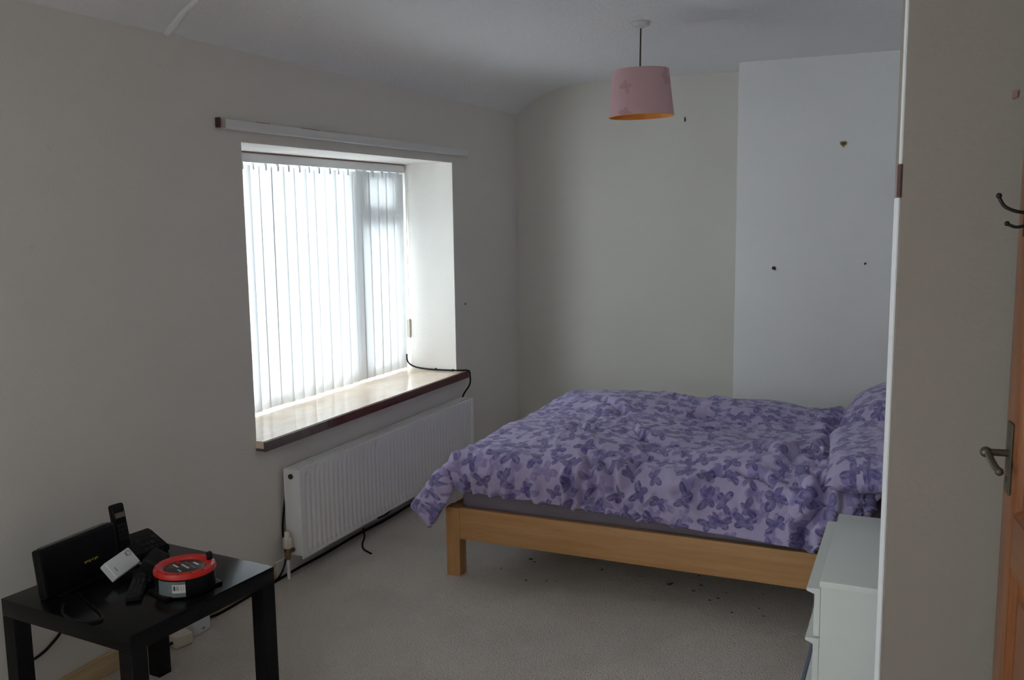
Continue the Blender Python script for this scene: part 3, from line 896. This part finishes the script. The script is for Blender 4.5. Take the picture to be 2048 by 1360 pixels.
# router standing on its long edge
ro = tt('router', 'black router standing upright on its edge on the black table', 'router', -2.205, 1.838, R(1))
LEAN = Matrix.Rotation(R(-7), 4, 'Y')
MB().box((-.016, -.135, 0), (.016, .135, .143), .011, 4, LEAN).build('casing', 'black', ro)
MB().box((-.011, -.117, .1425), (.009, .117, .1447), .0008, 1, LEAN).build('vent_strip', 'greystrip', ro)
for i, y in enumerate((.010, .018, .026, .036, .046, .053)):
    MB().box((.0158, y - .0028, .056 + .002 * (i % 2)), (.0166, y + .0028, .063), 0, 1, LEAN).build('printed_mark', 'yellowink', ro)
MB().box((-.024, -.10, 0), (.028, .10, .006), .003, 2).build('stand_foot', 'black', ro)

# cordless phone
ph = tt('cordless_phone', 'black cordless phone upright in its keypad base behind the white adaptor', 'phone', -2.225, 2.075, R(-8))
wedge = [(-.055, -.075, 0), (.055, -.075, 0), (.055, -.075, .020), (-.035, -.075, .058), (-.055, -.075, .058)]
bs = MB().prism(wedge, (0, .150, 0), .005).build('base', 'black', ph)
slope = math.atan2(.038, .09)
for r_ in range(3):
    for c_ in range(4):
        u = .018 + r_ * .022
        x = .055 - u * math.cos(slope); z = .020 + u * math.sin(slope)
        y = .0 + c_ * .018
        MB().box((-.006, -.006, 0), (.006, .006, .0025), .001, 1, Matrix.Translation((x, y, z - .0005)) @ Matrix.Rotation(slope, 4, 'Y')).build('key', 'keys', bs)
HL = Matrix.Translation((-.008, -.045, .026)) @ Matrix.Rotation(R(-12), 4, 'Y')
hs = MB().box((-.012, -.022, 0), (.012, .022, .150), .009, 3, HL).build('handset', 'black', ph)
MB().box((.0115, -.016, .106), (.0128, .016, .122), .0004, 1, HL).build('display', 'beige_label', hs)
for r_ in range(4):
    for c_ in range(3):
        MB().box((.0115, -.016 + c_ * .0115, .036 + r_ * .014), (.0132, -.007 + c_ * .0115, .045 + r_ * .014), .0005, 1, HL).build('key', 'keys', hs)

# white plug-in adaptor leaning between router and charger
wa = tt('network_adaptor', 'white plastic adaptor block leaning on the black router', 'adaptor', -2.105, 1.905, 0, TZ + .001)
WM = Matrix.Translation((-.010, -.005, .047)) @ Matrix.Rotation(R(50), 4, 'Y') @ Matrix.Rotation(R(10), 4, 'Z')
MB().box((-.029, -.052, -.014), (.029, .052, .014), .006, 3, WM).build('casing', 'whiteplastic', wa)
MB().lathe([(.0065, 0), (.0085, 0), (.0085, .0006), (.0065, .0006), (.0065, 0)], (-.014, .036, .0139), 20, WM).build('printed_mark', 'greyink', wa)
MB().box((-.021, .025, .0139), (-.007, .027, .0145), 0, 1, WM).build('printed_mark', 'greyink', wa)
MB().box((-.002, -.036, .0139), (.012, -.033, .0145), 0, 1, WM).build('printed_mark', 'greyink', wa)

# black charger cube
bc = tt('plug_charger', 'chunky black plug charger lying between white adaptor and red reel', 'charger', -2.048, 1.965, R(20))
CM = Matrix.Translation((0, 0, .040)) @ Matrix.Rotation(R(28), 4, 'Y') @ Matrix.Rotation(R(14), 4, 'X')
MB().box((-.028, -.034, -.026), (.028, .034, .026), .009, 4, CM).build('casing', 'blackmatt', bc)
for x, y in ((-.011, -.012), (-.011, .012), (.013, 0)):
    MB().box((x - .003, y - .003, -.044), (x + .003, y + .003, -.025), .0006, 1, CM).build('pin', 'brass', bc)
MB().box((-.0285, -.020, -.010), (-.0278, .020, .012), 0, 1, CM).build('rating_panel', 'greyplastic', bc)

# remote control lying flat
rc = tt('remote_control', 'slim black remote control lying flat in front of the charger', 'remote', -2.012, 1.860, R(38))
MB().box((-.021, -.080, 0), (.021, .080, .017), .006, 3).build('casing', 'blackmatt', rc)
for r_ in range(7):
    for c_ in range(3):
        MB().box((-.0145 + c_ * .0115, -.060 + r_ * .017, .0165), (-.0075 + c_ * .0115, -.050 + r_ * .017, .0190), .0008, 1).build('key', 'keys', rc)

# cable reel
CRX, CRY, CRR = -1.893, 1.925, .083
rl = tt('cable_reel', 'round red and black extension cable reel on the black table', 'cable reel', CRX, CRY, R(-20))
MB().lathe([(0, 0), (.072, 0), (.080, .004), (.082, .012), (.081, .054), (.078, .058), (0, .058)], seg=56).build('drum', 'black', rl)
MB().box((-.05, -.088, 0), (.05, -.03, .010), .003, 2).box((-.05, .03, 0), (.05, .088, .010), .003, 2).build('stand', 'black', rl)
MB().lathe([(.058, .064), (.064, .072), (.074, .075), (.082, .072), (.0855, .064), (.0855, .058), (.080, .055), (.058, .055), (.058, .064)], seg=56).build('red_rim', 'red', rl)
for i in range(9):
    a = R(-140 + i * 25)
    MB().box((-.001, -.0022, 0), (.001, .0022, .0012), 0, 1, Matrix.Translation((.0795 * math.cos(a), .0795 * math.sin(a), .0733)) @ Matrix.Rotation(a, 4, 'Z')).build('rim_slot', 'blackmatt', rl)
face = MB().lathe([(0, .066), (.055, .066), (.0585, .064), (.0585, .058), (0, .058)], seg=48).build('face_plate', 'decal', rl)
A = lambda d: (math.cos(R(d)), math.sin(R(d)))
for (x0, y0, x1, y1, mt_) in ((-.036, -.020, -.006, -.014, 'whiteink'), (-.036, -.032, -.012, -.028, 'greyink'), (-.022, -.002, .022, .004, 'whiteink'), (-.030, .016, -.010, .020, 'greyink'), (.004, .014, .034, .018, 'greyink'), (.010, -.028, .030, -.024, 'whiteink'), (-.010, .030, .016, .036, 'whiteink'), (-.046, -.006, -.034, .006, 'redink')):
    MB().box((x0, y0, .0659), (x1, y1, .0667)).build('printed_mark', mt_, face)
kn = MB().lathe([(0, 0), (.009, 0), (.0085, .018), (.0065, .022), (0, .022)], (.070 * A(75)[0], .070 * A(75)[1], .073), 16).build('winding_knob', 'black', rl)
def curved_label(a0, a1, z0, z1, mat, name, r=.0824):
    b = bmesh.new(); n = 8
    lo = []; hi = []
    for i in range(n + 1):
        a = a0 + (a1 - a0) * i / n
        lo.append([b.verts.new((rr * math.cos(a), rr * math.sin(a), z0)) for rr in (r, r - .001)])
        hi.append([b.verts.new((rr * math.cos(a), rr * math.sin(a), z1)) for rr in (r, r - .001)])
    for i in range(n):
        b.faces.new((lo[i][0], lo[i + 1][0], hi[i + 1][0], hi[i][0]))
        b.faces.new((lo[i][1], hi[i][1], hi[i + 1][1], lo[i + 1][1]))
    k = MB(); k._merge(b); return k.build(name, mat, rl)
a_cam = math.atan2(-CRY, -CRX) - R(-20)
curved_label(a_cam - .46, a_cam - .02, .020, .044, 'barcode', 'barcode_label', .0828)
curved_label(a_cam - 1.05, a_cam - .02, .008, .052, 'clearfilm', 'plastic_film', .0824)

# loose leads on the table
tag(MB().tube([(-2.19, 1.98, .462), (-2.13, 2.02, .456), (-2.06, 2.045, .456), (-2.0, 2.03, .462), (-1.975, 2.0, .475), (-1.985, 1.985, .484)], .004, 8, 6).build('grey_lead', 'clearfilm'), 'translucent grey lead looping behind the red reel', 'cable')
tag(MB().tube([(-2.15, 1.775, .456), (-2.06, 1.735, .454), (-1.98, 1.70, .4545), (-1.945, 1.665, .4545), (-1.99, 1.64, .4545), (-2.07, 1.66, .4545), (-2.13, 1.71, .4545)], .0035, 8, 6).build('black_lead', 'black'), 'thin black lead coiled on the front of the black table', 'cable')

# ================================================================ floor level: sockets and leads by the skirting
so_ = thing('socket_box', 'white plastic socket box against the skirting under the black table', 'socket', (-2.385, 2.46, .0))
MB().box((-2.415, 2.42, .001), (-2.352, 2.502, .082), .005, 3).build('casing', 'whiteplastic', so_, world=True)
MB().box((-2.3525, 2.458, .014), (-2.351, 2.472, .020)).build('printed_mark', 'greyink', so_, world=True)
pg = thing('plug_block', 'small cream plug lying on the carpet beside the white socket box', 'plug', (-2.355, 2.355, 0), R(-14))
MB().box((-.025, -.034, .001), (.025, .034, .046), .008, 3).build('casing', 'offwhite', pg)
MB().tube([(.0, -.033, .02), (.0, -.046, .018), (.004, -.058, .012)], .006, 8, 3).build('cable_grip', 'black', pg)
MB().box((-.008, -.006, .0455), (.008, .006, .0475), .001, 1).build('fuse_cover', 'whiteplastic', pg)

tag(MB().tube([(-2.405, 2.515, .02), (-2.400, 2.60, .007), (-2.402, 2.78, .006), (-2.400, 2.93, .006), (-2.402, 3.10, .007), (-2.396, 3.30, .006), (-2.40, 3.55, .007), (-2.39, 3.80, .006), (-2.40, 4.2, .006), (-2.40, 4.7, .006)], .0055, 8, 6).build('floor_lead', 'black'), 'black lead running along the skirting foot beneath the radiator', 'cable')
tag(MB().tube([(-2.404, 2.90, .006), (-2.405, 2.965, .012), (-2.406, 3.005, .045), (-2.408, 3.022, .10), (-2.4225, 3.028, .20), (-2.4235, 3.055, .33), (-2.4235, 3.07, .38)], .0042, 8, 6).build('riser_lead', 'black'), 'black lead bending up the wall at the near end of the radiator', 'cable')
tag(MB().tube([(-2.375, 3.56, .035), (-2.35, 3.53, .008), (-2.315, 3.46, .0045), (-2.27, 3.40, .0045), (-2.205, 3.362, .0045)], .004, 8, 6).build('cut_lead', 'black'), 'short cut end of black lead curling out on the carpet from under the radiator', 'cable')
tag(MB().tube([(-2.355, 3.66, .058), (-2.362, 3.74, .050), (-2.37, 3.82, .058), (-2.372, 3.88, .074)], .0045, 8, 5).build('hanging_lead', 'black'), 'black lead sagging below the bottom edge of the radiator', 'cable')
WALL_LEAD = [(-2.4235, 1.77, .172), (-2.4235, 1.846, .181), (-2.4235, 1.886, .195), (-2.4235, 1.93, .223), (-2.4235, 1.98, .28), (-2.4235, 2.0, .36)]
tag(MB().tube(WALL_LEAD, .0045, 8, 6).build('wall_lead', 'blackmatt'), 'dark lead drooping against the wall behind the black table', 'cable')
# lead over the sill
tag(MB().tube([(-2.742, 4.628, .70), (-2.738, 4.63, .655), (-2.70, 4.634, .628), (-2.62, 4.638, .617), (-2.5, 4.64, .6165), (-2.41, 4.66, .6165), (-2.372, 4.69, .612), (-2.368, 4.70, .585), (-2.372, 4.702, .53), (-2.418, 4.705, .46), (-2.4235, 4.705, .40)], .0048, 8, 6).build('sill_lead', 'black'), 'black lead lying along the sill end and dropping over its edge', 'cable')
for x, y in ((-2.56, 4.6425), (-2.45, 4.6425)):
    tag(MB().box((x - .004, y - .005, .611), (x + .004, y + .0065, .624), .001, 1).build('cable_clip', 'blackmatt'), 'small black clip holding the lead to the window recess ' + ('nearer the blind' if x < -2.5 else 'nearer the room'), 'clip', 'clips on the sill lead')

# ================================================================ door
DH = Vector((.278, 1.398, 0)); DL = Vector((.172, 2.150, 0))
dl = (DL - DH); dlen = dl.length; ang = math.atan2(dl.y, dl.x)
door = thing('door_1', 'orange varnished pine panel door standing open beside the partition', 'door', (DH.x, DH.y, .008), ang - R(90), kind='structure')
# local frame: +y from hinge to latch, -x faces the room, thickness towards +x
T, H, SW = .038, 1.972, .094
for y0 in (0, dlen - SW):
    MB().box((0, y0, 0), (T, y0 + SW, H), .003, 2).build('stile', 'pine_z', door)
def rail(z0, z1): MB().box((.0004, SW, z0), (T - .0004, dlen - SW, z1), .002, 1).build('rail', 'pine_y', door)
rail(0, .20); rail(.765, .875); rail(H - .11, H)
YM = dlen / 2
for z0, z1 in ((.20, .765), (.875, H - .11)):
    MB().box((.0004, YM - .045, z0), (T - .0004, YM + .045, z1), .002, 1).build('muntin', 'pine_z', door)
    for y0, y1 in ((SW, YM - .045), (YM + .045, dlen - SW)):
        pn = MB().box((.013, y0, z0), (T - .013, y1, z1)).box((.007, y0 + .045, z0 + .045), (T - .007, y1 - .045, z1 - .045), .006, 1).build('panel', 'pine_z', door)
        mb = MB()
        for xs in (0, 1):
            f = (lambda x: x) if xs == 0 else (lambda x: T - x)
            pr = [(.003, 0), (.001, .006), (.006, .011), (.013, .016), (.013, 0)]
            for ya, s in ((y0, 1), (y1, -1)):
                mb.prism([(f(x), ya + s * d, z0) for x, d in pr], (0, 0, z1 - z0))
            for za, s in ((z0, 1), (z1, -1)):
                mb.prism([(f(x), y0, za + s * d) for x, d in pr], (0, y1 - y0, 0))
        mb.build('moulding', 'pine_z', pn)
hz, hy = .992, dlen - .045
hd = MB().box((-.0045, hy - .021, hz - .085), (.0002, hy + .021, hz + .065), .003, 2).build('handle_plate', 'brass', door)
MB().tube([(0, hy, hz), (-.040, hy, hz)], .0075, 12, 1).ball((-.046, hy, hz), .0115, (1.0, 1, 1)).build('handle_neck', 'brass', hd)
MB().tube([(-.042, hy, hz), (-.041, hy - .02, hz - .008), (-.037, hy - .045, hz - .018), (-.034, hy - .07, hz - .022)], .0075, 10, 5, taper=.85).ball((-.034, hy - .07, hz - .022), .0085).build('lever', 'brass', hd)
MB().lathe([(0, 0), (.006, 0), (.006, .002), (0, .002)], seg=14, mat=Matrix.Translation((-.0045, hy, hz - .055)) @ Matrix.Rotation(R(-90), 4, 'Y')).build('keyhole', 'darkhole', hd)
for z in (.2, 1.7):
    MB().tube([(T + .004, -.002, z), (T + .004, -.002, z + .09)], .006, 8, 1).build('hinge', 'brass', door)
# coat hook screwed to the door
def dworld(x, y, z): return door.matrix_basis @ Vector((x, y, z))
ck = thing('coat_hook', 'black iron double coat hook screwed to the pine door', 'hook', dworld(0, dlen - .055, 1.47), ang - R(90))
MB().box((-.003, -.009, -.035), (-.0003, .009, .035), .001, 1).build('back_plate', 'iron', ck)
MB().tube([(-.002, 0, .012), (-.022, .0, .016), (-.040, .002, .026), (-.050, .003, .044)], .0035, 8, 5).ball((-.050, .003, .046), .0058).build('upper_prong', 'iron', ck)
MB().tube([(-.002, 0, -.014), (-.018, .0, -.016), (-.032, .002, -.010)], .0032, 8, 5).ball((-.033, .002, -.009), .0052).build('lower_prong', 'iron', ck)

# ================================================================ small things and scars on the walls
def heart(s):
    pts = []
    for i in range(28):
        t = 2 * math.pi * i / 28
        pts.append((s * 16 * math.sin(t) ** 3 / 17, 0, s * (13 * math.cos(t) - 5 * math.cos(2 * t) - 2 * math.cos(3 * t) - math.cos(4 * t)) / 17))
    return pts
ho = thing('heart_ornament', 'tiny tarnished gold heart hanging on the chimney breast', 'ornament', (-.415, YC, 1.844))
MB().prism([(x - .415, YC - .008, z + 1.844) for x, y, z in heart(.019)], (0, .0075, 0), .0012).build('heart', 'gold', ho, world=True)
MB().prism([(x - .413, YC - .0095, z + 1.846) for x, y, z in heart(.009)], (0, .002, 0)).build('inset', 'darkhole', ho, world=True)
def scar(name, label, c, n, s, mat='darkhole', seed=1, cat='mark'):
    """small ragged chip of filler standing a little off the plaster"""
    r = random.Random(seed); pts = []
    n = Vector(n); t = Vector((0, 0, 1)).cross(n); u = Vector((0, 0, 1))
    for i in range(9):
        a = 2 * math.pi * i / 9; k = .6 + .6 * r.random()
        pts.append(Vector(c) + t * (s[0] * k * math.cos(a)) + u * (s[1] * k * math.sin(a)) + n * .004)
    tag(MB().prism(pts, -n * .004).build(name, mat), label, cat)
scar('wall_plug', 'dark wall plug high on the alcove wall right of the lampshade', (-1.338, YB, 2.049), (0, -1, 0), (.006, .016), seed=4, cat='wall plug')
scar('plaster_chip', 'small dark plaster chip on the chimney breast above the bed middle', (-.754, YC, 1.187), (0, -1, 0), (.011, .011), seed=5, cat='chip')
scar('plaster_chip', 'tiny dark chip on the chimney breast nearest the partition edge', (-.287, YC, 1.218), (0, -1, 0), (.007, .007), seed=6, cat='chip')
scar('nail_hole', 'tiny nail hole in the window wall right of the recess', (XW, 4.776, .988), (1, 0, 0), (.006, .006), seed=7, cat='hole')
scar('plaster_chip', 'pinkish scuffed chip high on the partition near the door', (.158, 2.25, 1.736), (0, -1, 0), (.007, .010), 'plaster', 8, 'chip')
# fluff under the bed
mb = MB(); r = random.Random(5)
for i in range(60):
    x, y = r.uniform(-1.6, -.4), r.uniform(3.35, 4.1)
    s = r.uniform(.0015, .005) * (1.7 if r.random() < .1 else 1)
    mb.ball((x, y, s * .35), s, (1.2 + r.random(), 1, .5), 6)
tag(mb.build('dust_fluff', 'fluff'), 'dark specks of fluff scattered on the carpet under the bed', 'fluff', kind='stuff')
